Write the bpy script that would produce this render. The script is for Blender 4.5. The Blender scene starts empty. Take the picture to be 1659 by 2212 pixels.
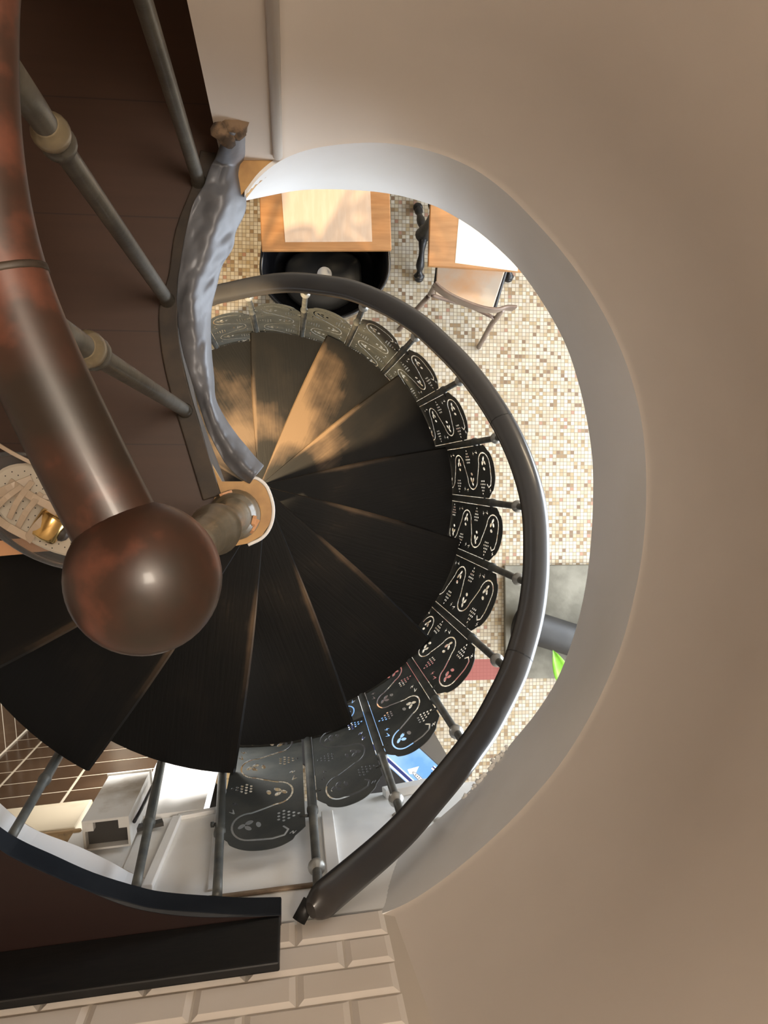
import bpy, bmesh, math, random
import numpy as np
from mathutils import Vector, Matrix, noise
random.seed(7)
S = bpy.context.scene
COL = S.collection
PI = math.pi
W, H, F = 1659.0, 2212.0, 1789.0
CZ = 4.69                                   # eye height above the mosaic floor
ROT = Matrix(((0.993505, 0.002498, -0.113759), (0.002498, 0.999040, 0.043747), (0.113759, -0.043747, 0.992545)))
AX, AY = -0.089, -0.065                     # axis of the spiral
AXIS = Vector((AX, AY, 0))
ZL = CZ - 1.36                              # landing level
ZC = CZ - 1.60                              # underside of the slab

def ray(u, v):
    d = ROT @ Vector((u - W / 2, -(v - H / 2), -F))
    return d / -d.z
def at(u, v, D):
    d = ray(u, v)
    return Vector((d.x * D, d.y * D, CZ - D))
def atR(u, v, r):
    d = ray(u, v)
    a = d.x * d.x + d.y * d.y; b = -2 * (d.x * AX + d.y * AY); c = AX * AX + AY * AY - r * r
    D = (-b + math.sqrt(b * b - 4 * a * c)) / (2 * a)
    return Vector((d.x * D, d.y * D, CZ - D))
PS0 = at(620, 2003, 1.36); PS1 = at(880, 1968, 1.36)
SD = (PS1 - PS0).normalized(); SN = Vector((-SD.y, SD.x, 0))      # along the south wall / out of it, into the shaft
def onS(u, v, off=0.0):
    d = ray(u, v); k = SN.dot(PS0) + off
    D = k / (SN.x * d.x + SN.y * d.y)
    return Vector((d.x * D, d.y * D, CZ - D))

# ------------------------------------------------------------------ materials
def mat(name, base, rough=.5, metal=0., second=None, scale=8., lo=.4, hi=.65, bump=0., bscale=40., stretch=(1, 1, 1), coat=0., spec=.5, third=None):
    m = bpy.data.materials.new(name); m.use_nodes = True
    n = m.node_tree.nodes; l = m.node_tree.links
    p = n['Principled BSDF']
    p.inputs['Base Color'].default_value = (*base, 1); p.inputs['Roughness'].default_value = rough
    p.inputs['Metallic'].default_value = metal; p.inputs['Coat Weight'].default_value = coat
    p.inputs['Coat Roughness'].default_value = .12
    p.inputs['Specular IOR Level'].default_value = spec
    tc = n.new('ShaderNodeTexCoord'); mp = n.new('ShaderNodeMapping'); mp.inputs['Scale'].default_value = stretch
    l.new(tc.outputs['Object'], mp.inputs['Vector'])
    if second:
        nz = n.new('ShaderNodeTexNoise'); nz.inputs['Scale'].default_value = scale; nz.inputs['Detail'].default_value = 6
        l.new(mp.outputs[0], nz.inputs['Vector'])
        r = n.new('ShaderNodeValToRGB'); r.color_ramp.elements[0].position = lo; r.color_ramp.elements[1].position = hi
        r.color_ramp.elements[0].color = (*base, 1); r.color_ramp.elements[1].color = (*second, 1)
        if third:
            e = r.color_ramp.elements.new(min(1, hi + (hi - lo) * .6)); e.color = (*third, 1)
        l.new(nz.outputs['Fac'], r.inputs[0]); l.new(r.outputs[0], p.inputs['Base Color'])
    if bump:
        b = n.new('ShaderNodeBump'); b.inputs['Strength'].default_value = bump; b.inputs['Distance'].default_value = .004
        nb = n.new('ShaderNodeTexNoise'); nb.inputs['Scale'].default_value = bscale; nb.inputs['Detail'].default_value = 4
        l.new(mp.outputs[0], nb.inputs['Vector']); l.new(nb.outputs['Fac'], b.inputs['Height']); l.new(b.outputs[0], p.inputs['Normal'])
    return m

def math_node(n, l, op, a, b=None):
    x = n.new('ShaderNodeMath'); x.operation = op
    for i, v in enumerate((a, b)):
        if v is None: continue
        if isinstance(v, (int, float)): x.inputs[i].default_value = v
        else: l.new(v, x.inputs[i])
    return x.outputs[0]

def mosaic_mat(red):
    m = bpy.data.materials.new('mosaic_tiles'); m.use_nodes = True
    n = m.node_tree.nodes; l = m.node_tree.links; p = n['Principled BSDF']
    tc = n.new('ShaderNodeTexCoord')
    sc = n.new('ShaderNodeVectorMath'); sc.operation = 'SCALE'; sc.inputs['Scale'].default_value = 1 / .0212
    l.new(tc.outputs['Object'], sc.inputs[0])
    fl = n.new('ShaderNodeVectorMath'); fl.operation = 'FLOOR'; l.new(sc.outputs[0], fl.inputs[0])
    fr = n.new('ShaderNodeVectorMath'); fr.operation = 'FRACTION'; l.new(sc.outputs[0], fr.inputs[0])
    sf = n.new('ShaderNodeSeparateXYZ'); l.new(fl.outputs[0], sf.inputs[0])
    cb = n.new('ShaderNodeCombineXYZ'); l.new(sf.outputs[0], cb.inputs[0]); l.new(sf.outputs[1], cb.inputs[1]); cb.inputs[2].default_value = 3.5
    wn = n.new('ShaderNodeTexWhiteNoise'); wn.noise_dimensions = '3D'; l.new(cb.outputs[0], wn.inputs['Vector'])
    r = n.new('ShaderNodeValToRGB'); r.color_ramp.interpolation = 'CONSTANT'
    pal = [(0, (0.433, 0.369, 0.266)), (.22, (0.372, 0.303, 0.207)), (.42, (0.470, 0.416, 0.326)), (.60, (0.408, 0.357, 0.282)), (.76, (0.322, 0.238, 0.130)), (.86, (0.223, 0.143, 0.070)), (.94, (0.167, 0.101, 0.054)), (.975, (0.298, 0.161, 0.103))]
    e = r.color_ramp.elements
    e[0].position = 0; e[0].color = (*pal[0][1], 1); e[1].position = pal[1][0]; e[1].color = (*pal[1][1], 1)
    for pos, c in pal[2:]:
        q = e.new(pos); q.color = (*c, 1)
    l.new(wn.outputs['Value'], r.inputs[0])
    # an inlaid red band
    so = n.new('ShaderNodeSeparateXYZ'); l.new(tc.outputs['Object'], so.inputs[0])
    x0, x1, y0, y1 = red
    k = math_node(n, l, 'MULTIPLY', math_node(n, l, 'GREATER_THAN', so.outputs[0], x0), math_node(n, l, 'LESS_THAN', so.outputs[0], x1))
    k2 = math_node(n, l, 'MULTIPLY', math_node(n, l, 'GREATER_THAN', so.outputs[1], y0), math_node(n, l, 'LESS_THAN', so.outputs[1], y1))
    k = math_node(n, l, 'MULTIPLY', k, k2)
    mr = n.new('ShaderNodeMix'); mr.data_type = 'RGBA'; l.new(k, mr.inputs['Factor']); l.new(r.outputs[0], mr.inputs['A']); mr.inputs['B'].default_value = (.26, .07, .053, 1)
    # grout
    s2 = n.new('ShaderNodeSeparateXYZ'); l.new(fr.outputs[0], s2.inputs[0])
    g = None
    for i in (0, 1):
        d = math_node(n, l, 'ABSOLUTE', math_node(n, l, 'SUBTRACT', s2.outputs[i], .5))
        t = math_node(n, l, 'GREATER_THAN', d, .438)
        g = t if g is None else math_node(n, l, 'MAXIMUM', g, t)
    mg = n.new('ShaderNodeMix'); mg.data_type = 'RGBA'; l.new(g, mg.inputs['Factor']); l.new(mr.outputs['Result'], mg.inputs['A'])
    kg = n.new('ShaderNodeMix'); kg.data_type = 'RGBA'; l.new(k, kg.inputs['Factor']); kg.inputs['A'].default_value = (.17, .135, .09, 1); kg.inputs['B'].default_value = (.22, .05, .04, 1)
    l.new(kg.outputs['Result'], mg.inputs['B'])
    l.new(mg.outputs['Result'], p.inputs['Base Color']); p.inputs['Roughness'].default_value = .55
    return m

def tread_mat():
    m = bpy.data.materials.new('worn_black_wood'); m.use_nodes = True
    n = m.node_tree.nodes; l = m.node_tree.links; p = n['Principled BSDF']
    tc = n.new('ShaderNodeTexCoord')
    at_ = n.new('ShaderNodeAttribute'); at_.attribute_name = 'wear_lit'
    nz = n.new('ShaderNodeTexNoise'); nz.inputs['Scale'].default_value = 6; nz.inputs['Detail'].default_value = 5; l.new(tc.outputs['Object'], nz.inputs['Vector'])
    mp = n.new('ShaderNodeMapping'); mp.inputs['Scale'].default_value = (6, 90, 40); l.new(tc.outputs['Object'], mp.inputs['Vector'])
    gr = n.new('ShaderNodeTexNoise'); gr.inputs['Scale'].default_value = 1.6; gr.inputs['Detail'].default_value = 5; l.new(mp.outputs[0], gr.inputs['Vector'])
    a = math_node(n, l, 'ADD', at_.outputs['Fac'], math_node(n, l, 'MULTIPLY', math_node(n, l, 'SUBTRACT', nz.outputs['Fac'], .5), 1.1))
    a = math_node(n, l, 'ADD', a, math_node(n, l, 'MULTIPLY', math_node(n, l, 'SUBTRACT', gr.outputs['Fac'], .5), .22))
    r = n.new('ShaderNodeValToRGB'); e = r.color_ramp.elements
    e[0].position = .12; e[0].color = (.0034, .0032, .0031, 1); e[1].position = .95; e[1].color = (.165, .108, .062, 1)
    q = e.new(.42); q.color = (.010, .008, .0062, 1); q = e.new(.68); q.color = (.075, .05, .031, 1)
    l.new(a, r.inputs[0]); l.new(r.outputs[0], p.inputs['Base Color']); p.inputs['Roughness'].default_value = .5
    p.inputs['Specular IOR Level'].default_value = .16
    b = n.new('ShaderNodeBump'); b.inputs['Strength'].default_value = .25; b.inputs['Distance'].default_value = .002; l.new(gr.outputs['Fac'], b.inputs['Height']); l.new(b.outputs[0], p.inputs['Normal'])
    return m

def board_mat(name, c1, c2, seam, pitch, axis=1, rough=.45):
    """boards with thin seams across one object axis"""
    m = bpy.data.materials.new(name); m.use_nodes = True
    n = m.node_tree.nodes; l = m.node_tree.links; p = n['Principled BSDF']
    tc = n.new('ShaderNodeTexCoord'); so = n.new('ShaderNodeSeparateXYZ'); l.new(tc.outputs['Object'], so.inputs[0])
    v = math_node(n, l, 'DIVIDE', math_node(n, l, 'ADD', so.outputs[axis], 20.0), pitch)
    fr = math_node(n, l, 'FRACT', v)
    s_ = math_node(n, l, 'LESS_THAN', fr, .012)
    mp = n.new('ShaderNodeMapping'); sc = [60, 60, 60]; sc[1 - axis] = 4; mp.inputs['Scale'].default_value = sc; l.new(tc.outputs['Object'], mp.inputs['Vector'])
    nz = n.new('ShaderNodeTexNoise'); nz.inputs['Scale'].default_value = 1.2; nz.inputs['Detail'].default_value = 5; l.new(mp.outputs[0], nz.inputs['Vector'])
    mx = n.new('ShaderNodeMix'); mx.data_type = 'RGBA'; l.new(nz.outputs['Fac'], mx.inputs['Factor']); mx.inputs['A'].default_value = (*c1, 1); mx.inputs['B'].default_value = (*c2, 1)
    ms = n.new('ShaderNodeMix'); ms.data_type = 'RGBA'; l.new(s_, ms.inputs['Factor']); l.new(mx.outputs['Result'], ms.inputs['A']); ms.inputs['B'].default_value = (*seam, 1)
    l.new(ms.outputs['Result'], p.inputs['Base Color']); p.inputs['Roughness'].default_value = rough
    return m

M = {}
M['wall'] = mat('cream_plaster', (.65, .585, .525), .6, second=(.57, .505, .445), scale=1.6, lo=.35, hi=.7, bump=.08, bscale=25)
M['ring'] = mat('white_paint_lip', (.82, .82, .83), .55, second=(.76, .755, .74), scale=3, bump=.1, bscale=30)
M['white'] = mat('white_gloss_paint', (.88, .88, .87), .45, second=(.76, .74, .69), scale=5, lo=.5, hi=.8, bump=.06)
M['grimy'] = mat('grimy_white_paint', (.74, .73, .70), .5, second=(.35, .29, .21), scale=9, lo=.52, hi=.75)
M['metro'] = mat('white_glazed_tile', (.80, .73, .66), .35, second=(.74, .67, .60), scale=4)
M['grout'] = mat('tile_grout', (.62, .55, .47), .8)
M['browntile'] = mat('brown_glazed_tile', (.050, .026, .013), .2, second=(.08, .045, .024), scale=7)
M['browngrout'] = mat('pale_grout', (.62, .54, .42), .4)
M['cream'] = mat('cream_coping', (.66, .57, .42), .6, second=(.50, .38, .22), scale=8, lo=.55, hi=.8)
M['rust'] = mat('stained_plaster', (.40, .27, .14), .7, second=(.06, .045, .03), scale=30, lo=.5, hi=.7)
M['landing'] = board_mat('red_brown_boards', (.032, .0132, .0066), (.048, .02, .0105), (.020, .008, .005), .179, 1, .5)
M['ledge'] = board_mat('dark_red_boards', (.013, .004, .003), (.020, .0063, .0045), (.02, .006, .004), .5, 1, .5)
M['blackwood'] = mat('black_painted_wood', (.005, .0055, .006), .5, second=(.011, .010, .0095), scale=30, stretch=(1, 6, 6))
M['navy'] = mat('blue_black_edge', (.005, .0075, .012), .5, second=(.010, .013, .018), scale=14, spec=.25)
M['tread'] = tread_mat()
M['iron'] = mat('dark_cast_iron', (.040, .045, .045), .55, .2, second=(.062, .066, .062), scale=16, bump=.15, bscale=60)
M['post'] = mat('grey_green_iron', (.07, .075, .073), .5, .3, second=(.125, .125, .112), scale=20, bump=.15, bscale=70)
M['knobs'] = mat('worn_steel', (.40, .40, .38), .35, .6)
M['rail'] = mat('dark_handrail', (.022, .022, .024), .34, 0, second=(.036, .032, .030), scale=5, stretch=(1, 1, 1), coat=.35, lo=.35, hi=.7)
M['varnish'] = mat('worn_red_varnish', (.016, .0095, .0055), .42, 0, second=(.034, .013, .007), third=(.105, .034, .019), scale=15, lo=.42, hi=.58, coat=.12, bump=.08, bscale=18)
M['oldpost'] = mat('olive_painted_iron', (.13, .105, .062), .42, .1, second=(.20, .16, .10), scale=25, lo=.4, hi=.7, bump=.2, bscale=60, coat=.3)
M['guardpost'] = mat('grey_brown_iron', (.06, .054, .042), .45, .2, second=(.10, .092, .074), scale=18, bump=.2, bscale=60, coat=.2)
M['ochre'] = mat('ochre_paint', (.50, .29, .10), .5, second=(.34, .18, .06), scale=22, lo=.45, hi=.7, bump=.1)
M['chip'] = mat('bare_chip', (.62, .33, .17), .6)
M['lead'] = mat('lead_sheet', (.11, .115, .13), .48, .2, second=(.17, .182, .21), scale=11, lo=.35, hi=.65, bump=.3, bscale=22)
M['torn'] = mat('torn_plaster', (.17, .11, .065), .85, second=(.045, .03, .02), scale=45, lo=.45, hi=.6)
M['strip'] = mat('brown_strip', (.16, .11, .07), .6, second=(.32, .24, .16), scale=20)
M['darkedge'] = mat('dark_trim', (.018, .012, .008), .55, second=(.042, .028, .017), scale=25)
M['oak'] = mat('oak_table', (.40, .195, .072), .4, second=(.32, .145, .05), scale=3, stretch=(2, 18, 8), lo=.35, hi=.65)
M['paper'] = mat('kraft_paper', (.55, .40, .29), .8, second=(.58, .44, .33), scale=9, stretch=(6, 1, 1))
M['paper2'] = mat('white_paper', (.85, .80, .66), .8)
M['blackgloss'] = mat('black_gloss_shell', (.006, .006, .007), .16)
M['seatgrey'] = mat('charcoal_seat', (.022, .023, .024), .4)
M['whitedisc'] = mat('white_disc', (.85, .85, .85), .4)
M['castiron'] = mat('black_cast_iron', (.012, .012, .013), .38, .3, bump=.3, bscale=30)
M['tube'] = mat('brown_tube', (.16, .115, .095), .38, .3, second=(.22, .17, .14), scale=12)
M['ply'] = mat('worn_plywood', (.44, .36, .28), .3, second=(.50, .27, .13), scale=5, lo=.45, hi=.7)
M['slab'] = mat('grey_stone', (.115, .104, .076), .7, second=(.19, .175, .135), scale=7, bump=.3, bscale=30)
M['pipe'] = mat('dark_pipe', (.022, .021, .021), .5, second=(.03, .028, .027), scale=10)
M['leaf'] = mat('bright_leaf', (.22, .55, .04), .4, second=(.16, .42, .03), scale=12)
M['stem'] = mat('green_stem', (.10, .22, .03), .6)
M['pot'] = mat('clay_pot', (.35, .15, .08), .8)
M['soil'] = mat('soil', (.04, .025, .015), .9)
M['blue'] = mat('blue_print', (.13, .32, .68), .35, second=(.30, .50, .80), scale=5)
M['navyp'] = mat('navy_print', (.02, .03, .16), .35)
M['whitep'] = mat('white_print', (.85, .85, .87), .35)
M['blackp'] = mat('black_plastic', (.012, .012, .014), .4)
M['purple'] = mat('purple_print', (.22, .10, .22), .4)
M['ball'] = mat('cyan_print', (.04, .38, .70), .2)
M['greyp'] = mat('grey_print', (.20, .21, .24), .4)
M['strap'] = mat('pale_strap', (.52, .42, .32), .35)
M['insole'] = mat('white_perforated', (.66, .60, .50), .5)
M['gold'] = mat('gold_metal', (.80, .55, .22), .2, 1.)
M['darkbit'] = mat('dark_grey', (.05, .045, .04), .5)
M['diamond'] = mat('brown_check', (.36, .24, .12), .4)
M['diamond2'] = mat('tan_check', (.68, .50, .27), .4)
M['roomwall'] = mat('room_wall', (.55, .49, .42), .8, second=(.50, .44, .37), scale=2)
M['frame'] = mat('window_frame', (.10, .08, .07), .5)
g = bpy.data.materials.new('clear_plastic'); g.use_nodes = True
p = g.node_tree.nodes['Principled BSDF']; p.inputs['Transmission Weight'].default_value = .93; p.inputs['Roughness'].default_value = .08; p.inputs['IOR'].default_value = 1.3; p.inputs['Base Color'].default_value = (.93, .95, .97, 1)
M['clear'] = g

# ------------------------------------------------------------------ mesh helpers
def obj(name, bm, m, parent=None, smooth=False, loc=None):
    me = bpy.data.meshes.new(name)
    bmesh.ops.recalc_face_normals(bm, faces=bm.faces)
    bm.to_mesh(me); bm.free()
    if smooth:
        for q in me.polygons: q.use_smooth = True
    for x in (m if isinstance(m, (list, tuple)) else [m]): me.materials.append(M[x])
    o = bpy.data.objects.new(name, me); COL.objects.link(o)
    if parent: o.parent = parent
    if loc is not None:      # re-centre the mesh on loc
        me.transform(Matrix.Translation(-Vector(loc))); o.location = loc
    return o
def smooth_by_angle(o, ang=35):
    me = o.data
    for q in me.polygons: q.use_smooth = True
    bm = bmesh.new(); bm.from_mesh(me)
    for e in bm.edges:
        if len(e.link_faces) == 2 and e.calc_face_angle(0) > math.radians(ang): e.smooth = False
    bm.to_mesh(me); bm.free()
def tag(o, label=None, cat=None, group=None, kind=None):
    if label: o['label'] = label
    if cat: o['category'] = cat
    if group: o['group'] = group
    if kind: o['kind'] = kind
    return o
def empty(name, label, cat, group=None):
    o = bpy.data.objects.new(name, None); COL.objects.link(o); o.empty_display_size = .05
    return tag(o, label, cat, group)
def bevel(o, w, seg=2):
    b = o.modifiers.new('bevel', 'BEVEL'); b.width = w; b.segments = seg; b.limit_method = 'ANGLE'; return o
def crom(pts, n=8, closed=False):
    pts = [Vector(p) for p in pts]; out = []; N = len(pts)
    rng = range(N) if closed else range(N - 1)
    for i in rng:
        if closed: a, b, c, d = pts[i - 1], pts[i], pts[(i + 1) % N], pts[(i + 2) % N]
        else:
            b, c = pts[i], pts[i + 1]; a = pts[i - 1] if i else b * 2 - c; d = pts[i + 2] if i + 2 < N else c * 2 - b
        for k in range(n):
            t = k / n
            out.append(.5 * ((2 * b) + (c - a) * t + (2 * a - 5 * b + 4 * c - d) * t * t + (3 * b - a - 3 * c + d) * t ** 3))
    if not closed: out.append(pts[-1])
    return out
def sweep(bm, pts, prof, cap=True, up=Vector((0, 0, 1)), scale=None):
    """prof: list of (side, up) offsets; returns bm"""
    pts = [Vector(p) for p in pts]; rings = []
    for i, p in enumerate(pts):
        t = (pts[min(i + 1, len(pts) - 1)] - pts[max(i - 1, 0)]).normalized()
        s = t.cross(up)
        if s.length < 1e-4: s = t.cross(Vector((0, 1, 0)))
        s.normalize(); w = s.cross(t).normalized()
        k = scale[i] if scale else 1
        rings.append([bm.verts.new(p + s * a * k + w * b * k) for a, b in prof])
    n = len(prof)
    for A, B in zip(rings, rings[1:]):
        for j in range(n): bm.faces.new((A[j], A[(j + 1) % n], B[(j + 1) % n], B[j]))
    if cap:
        bm.faces.new(rings[0]); bm.faces.new(list(reversed(rings[-1])))
    return bm
def circ(r, n=14, ry=None): return [(r * math.cos(2 * PI * k / n), (ry or r) * math.sin(2 * PI * k / n)) for k in range(n)]
def tube(bm, pts, r, n=12, scale=None): return sweep(bm, pts, circ(r, n), scale=scale)
def lathe(bm, prof, n=24, base=Vector((0, 0, 0)), axis=None):
    """prof: (r, z) list from bottom to top, about axis direction through base"""
    ax = (axis or Vector((0, 0, 1))).normalized()
    q = Vector((0, 0, 1)).rotation_difference(ax).to_matrix()
    rings = []
    for r, z in prof:
        if r < 1e-6: rings.append([bm.verts.new(base + q @ Vector((0, 0, z)))])
        else: rings.append([bm.verts.new(base + q @ Vector((r * math.cos(2 * PI * k / n), r * math.sin(2 * PI * k / n), z))) for k in range(n)])
    for A, B in zip(rings, rings[1:]):
        for j in range(n):
            k = (j + 1) % n
            if len(A) == 1 and len(B) == 1: continue
            if len(A) == 1: bm.faces.new((A[0], B[j], B[k]))
            elif len(B) == 1: bm.faces.new((A[j], A[k], B[0]))
            else: bm.faces.new((A[j], A[k], B[k], B[j]))
    if len(rings[0]) > 1: bm.faces.new(rings[0])
    if len(rings[-1]) > 1: bm.faces.new(rings[-1])
    return bm
def prism(bm, top, depth, mi=0):
    """extrude a flat-ish polygon (list of Vectors) down by depth"""
    a = [bm.verts.new(Vector(p)) for p in top]; b = [bm.verts.new(Vector(p) - Vector((0, 0, depth))) for p in top]
    n = len(a); fs = [bm.faces.new(a), bm.faces.new(list(reversed(b)))]
    for i in range(n): fs.append(bm.faces.new((a[i], b[i], b[(i + 1) % n], a[(i + 1) % n])))
    for f_ in fs: f_.material_index = mi
    return bm
def hexa(bm, c, mi=0):
    """8 corners: bottom ring 4, top ring 4"""
    v = [bm.verts.new(Vector(p)) for p in c]
    for q in ((0, 3, 2, 1), (4, 5, 6, 7), (0, 1, 5, 4), (1, 2, 6, 5), (2, 3, 7, 6), (3, 0, 4, 7)):
        bm.faces.new([v[i] for i in q]).material_index = mi
    return bm
def box(bm, c, sx, sy, sz, ang=0, mi=0):
    ca, sa = math.cos(ang), math.sin(ang); P = []
    for z in (-1, 1):
        for x, y in ((-1, -1), (1, -1), (1, 1), (-1, 1)):
            X, Y = x * sx / 2, y * sy / 2
            P.append(Vector(c) + Vector((X * ca - Y * sa, X * sa + Y * ca, z * sz / 2)))
    return hexa(bm, P, mi)
def flat(p, z): return Vector((p.x, p.y, z))

# ------------------------------------------------------------------ setting: ground floor
red_a = at(1035, 1424, CZ); red_b = at(1150, 1466, CZ)
M['mosaic'] = mosaic_mat((red_a.x - .75, red_b.x, red_b.y, red_a.y))
bm = bmesh.new(); box(bm, (0, .2, -.05), 6.4, 7.0, .1)
tag(obj('floor', bm, 'mosaic'), kind='structure')
# slab lip of the round opening: upper edge at landing level, lower edge at the ceiling
up_px = [(528, 425), (560, 383), (605, 348), (660, 325), (725, 313), (800, 308), (860, 312), (920, 324), (980, 344), (1040, 375), (1098, 420), (1150, 472), (1204, 532), (1250, 592), (1295, 662), (1330, 730), (1360, 806), (1382, 890), (1393, 970), (1396, 1050), (1394, 1125), (1385, 1210), (1366, 1306), (1340, 1400), (1300, 1496), (1250, 1590), (1195, 1670), (1130, 1745), (1070, 1805), (1000, 1866), (940, 1912), (880, 1950), (820, 1975), (750, 1990)]
lo_px = [(500, 440), (575, 424), (640, 412), (695, 409), (750, 410), (808, 414), (860, 422), (912, 436), (960, 455), (1035, 502), (1110, 570), (1160, 635), (1203, 706), (1230, 765), (1253, 840), (1270, 920), (1280, 1000), (1281, 1080), (1277, 1160), (1269, 1240), (1254, 1320), (1232, 1396), (1202, 1470), (1158, 1540), (1105, 1605), (1055, 1665), (1000, 1722), (940, 1775), (880, 1822), (820, 1858), (760, 1885), (700, 1905), (650, 1920), (600, 1930)]
def resample(P, n):
    L = [0]
    for a, b in zip(P, P[1:]): L.append(L[-1] + (b - a).length)
    out = []
    for k in range(n):
        s = L[-1] * k / (n - 1); i = 0
        while i < len(P) - 2 and L[i + 1] < s: i += 1
        t = (s - L[i]) / max(1e-9, L[i + 1] - L[i]); out.append(P[i].lerp(P[i + 1], t))
    return out
UP = crom([at(u, v, 1.36) for u, v in up_px], 4); LO = crom([at(u, v, 1.60) for u, v in lo_px], 4)
bm = bmesh.new()
N = len(UP)
outw = lambda p, k: p + Vector((p.x - AX, p.y - AY, 0)).normalized() * k
rows = [[bm.verts.new(p) for p in UP], [bm.verts.new(p.lerp(q, .5)) for p, q in zip(UP, LO)], [bm.verts.new(p) for p in LO], [bm.verts.new(outw(p, .009)) for p in LO], [bm.verts.new(outw(p, .009)) for p in UP]]
for A, B in zip(rows, rows[1:] + rows[:1]):
    for i in range(N - 1): bm.faces.new((A[i], A[i + 1], B[i + 1], B[i]))
lip = obj('trim_1', bm, 'ring'); smooth_by_angle(lip, 40); tag(lip, kind='structure')
# check which way is outward later by normals: wall stands outside
# south-west part of the lip (below the ledge)
sw_lo = [(620, 1935), (500, 1930), (400, 1921), (300, 1893), (240, 1862), (169, 1828), (84, 1796), (36, 1767), (0, 1735), (-90, 1660), (-190, 1540), (-255, 1400), (-280, 1250), (-290, 1190)]
sw_up = [at(u, v, 1.60) for u, v in sw_lo]
bm = bmesh.new(); P = crom(sw_up, 3); n = len(P)
rr = [[bm.verts.new(p + Vector((0, 0, z)) + (Vector((p.x - AX, p.y - AY, 0)).normalized() * o)) for p in P] for z, o in ((0, 0), (.195, 0.0), (.195, .04), (0, .04))]
for A, B in zip(rr, rr[1:] + rr[:1]):
    for i in range(n - 1): bm.faces.new((A[i], A[i + 1], B[i + 1], B[i]))
tag(obj('trim_2', bm, 'ring', smooth=False), kind='structure')

# ceiling of the ground floor: a plate with the opening cut out
hole = LO[:-8] + sw_up[1:] + [at(120, 1165, 1.6), at(470, 1125, 1.6), at(462, 1050, 1.6), at(432, 960, 1.6), at(410, 860, 1.6), at(400, 760, 1.6), at(412, 640, 1.6), at(440, 540, 1.6), at(470, 470, 1.6)]
cc = at(700, 1200, 1.6)
bm = bmesh.new(); inner = [bm.verts.new(flat(p, ZC)) for p in hole]
outer = []
for p in hole:
    d = (flat(p, 0) - flat(cc, 0)).normalized(); outer.append(bm.verts.new(flat(cc, ZC) + d * 4.2))
for i in range(len(hole)):
    j = (i + 1) % len(hole)
    bm.faces.new((inner[i], inner[j], outer[j], outer[i]))
ce = obj('ceiling', bm, 'roomwall'); tag(ce, kind='structure')

# ground floor walls
def wallbox(name, c, sx, sy, sz, m='roomwall', ang=0):
    bm = bmesh.new(); box(bm, c, sx, sy, sz, ang); return tag(obj(name, bm, m), kind='structure')
wallbox('wall_north_lower', (0, 3.7, ZC / 2), 6.4, .1, ZC)
wallbox('wall_west_lower', (-3.2, .2, ZC / 2), .1, 7.0, ZC)
wallbox('wall_south_lower', (0, -3.3, ZC / 2), 6.4, .1, ZC)
# street wall with a shop window
bm = bmesh.new()
box(bm, (3.2, .2, .2), .1, 7.0, .4); box(bm, (3.2, .2, 2.97), .1, 7.0, .24); box(bm, (3.2, -3.0, 1.55), .1, .6, 2.7); box(bm, (3.2, 3.4, 1.55), .1, .6, 2.7)
tag(obj('wall_east_lower', bm, 'roomwall'), kind='structure')
bm = bmesh.new()
for y in (-2.65, -.95, .75, 2.45, 3.05): box(bm, (3.2, y, 1.62), .06, .06, 2.44)
for z in (.43, 2.82): box(bm, (3.2, .2, z), .06, 5.8, .06)
tag(obj('window_1', bm, 'frame'), kind='structure')

# south wall: upstairs metro tiles, white fascia, then brown tiles
def tiles(bm, org, ax, up, nrm, cols, rows, tw, th, gap, dep, chamf, off=True, mi=0):
    for r in range(rows):
        for c in range(-1, cols):
            x0 = c * tw + (tw * .5 if (off and r % 2) else 0) + gap / 2; x1 = x0 + tw - gap
            x0 = max(x0, 0); x1 = min(x1, cols * tw)
            if x1 - x0 < 2.5 * chamf: continue
            y0 = r * th + gap / 2; y1 = y0 + th - gap
            P = lambda x, y, z: org + ax * x + up * y + nrm * z
            b = [P(x0, y0, 0), P(x1, y0, 0), P(x1, y1, 0), P(x0, y1, 0)]
            t = [P(x0 + chamf, y0 + chamf, dep), P(x1 - chamf, y0 + chamf, dep), P(x1 - chamf, y1 - chamf, dep), P(x0 + chamf, y1 - chamf, dep)]
            v = [bm.verts.new(q) for q in b + t]
            for q in ((4, 5, 6, 7), (0, 1, 5, 4), (1, 2, 6, 5), (2, 3, 7, 6), (3, 0, 4, 7)): bm.faces.new([v[i] for i in q]).material_index = mi
UPV = Vector((0, 0, 1))
L0 = onS(875, 1968); 
_w = [p for p in UP[8:]]
_c = [i for i, p in enumerate(_w) if (p - PS0).dot(SN) < .004]
_w = _w[:_c[0]] if _c else _w
_d = flat(_w[-1] - _w[-4], 0); _t = (-.003 - (_w[-1] - PS0).dot(SN)) / _d.dot(SN)
corner_pt = flat(_w[-1] + _d * _t, ZL)
east_end = PS0 + SD * ((corner_pt - PS0).dot(SD) + .010); east_end.z = ZL
def backing(bm, p0, length, z0, z1, mi, thick=.02, off=0.):
    a = p0 - SN * (thick - off); b = p0 + SN * off
    c = [flat(a, z0), flat(a, z0) + SD * length, flat(b, z0) + SD * length, flat(b, z0)]
    c2 = [flat(q, z1) for q in c]; hexa(bm, c + c2, mi)
bm = bmesh.new()
w0 = east_end - SD * 1.95
backing(bm, w0, 2.02, ZL - .02, CZ + 1.2, 1)
# tile columns counted from the corner
tiles(bm, flat(east_end, ZL - .015) - UPV * 0, -SD, UPV, SN, 13, 16, .15, .0765, .0035, .0045, .009)
tw_ = tag(obj('wall_south_upper', bm, ['metro', 'grout']), kind='structure')
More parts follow.
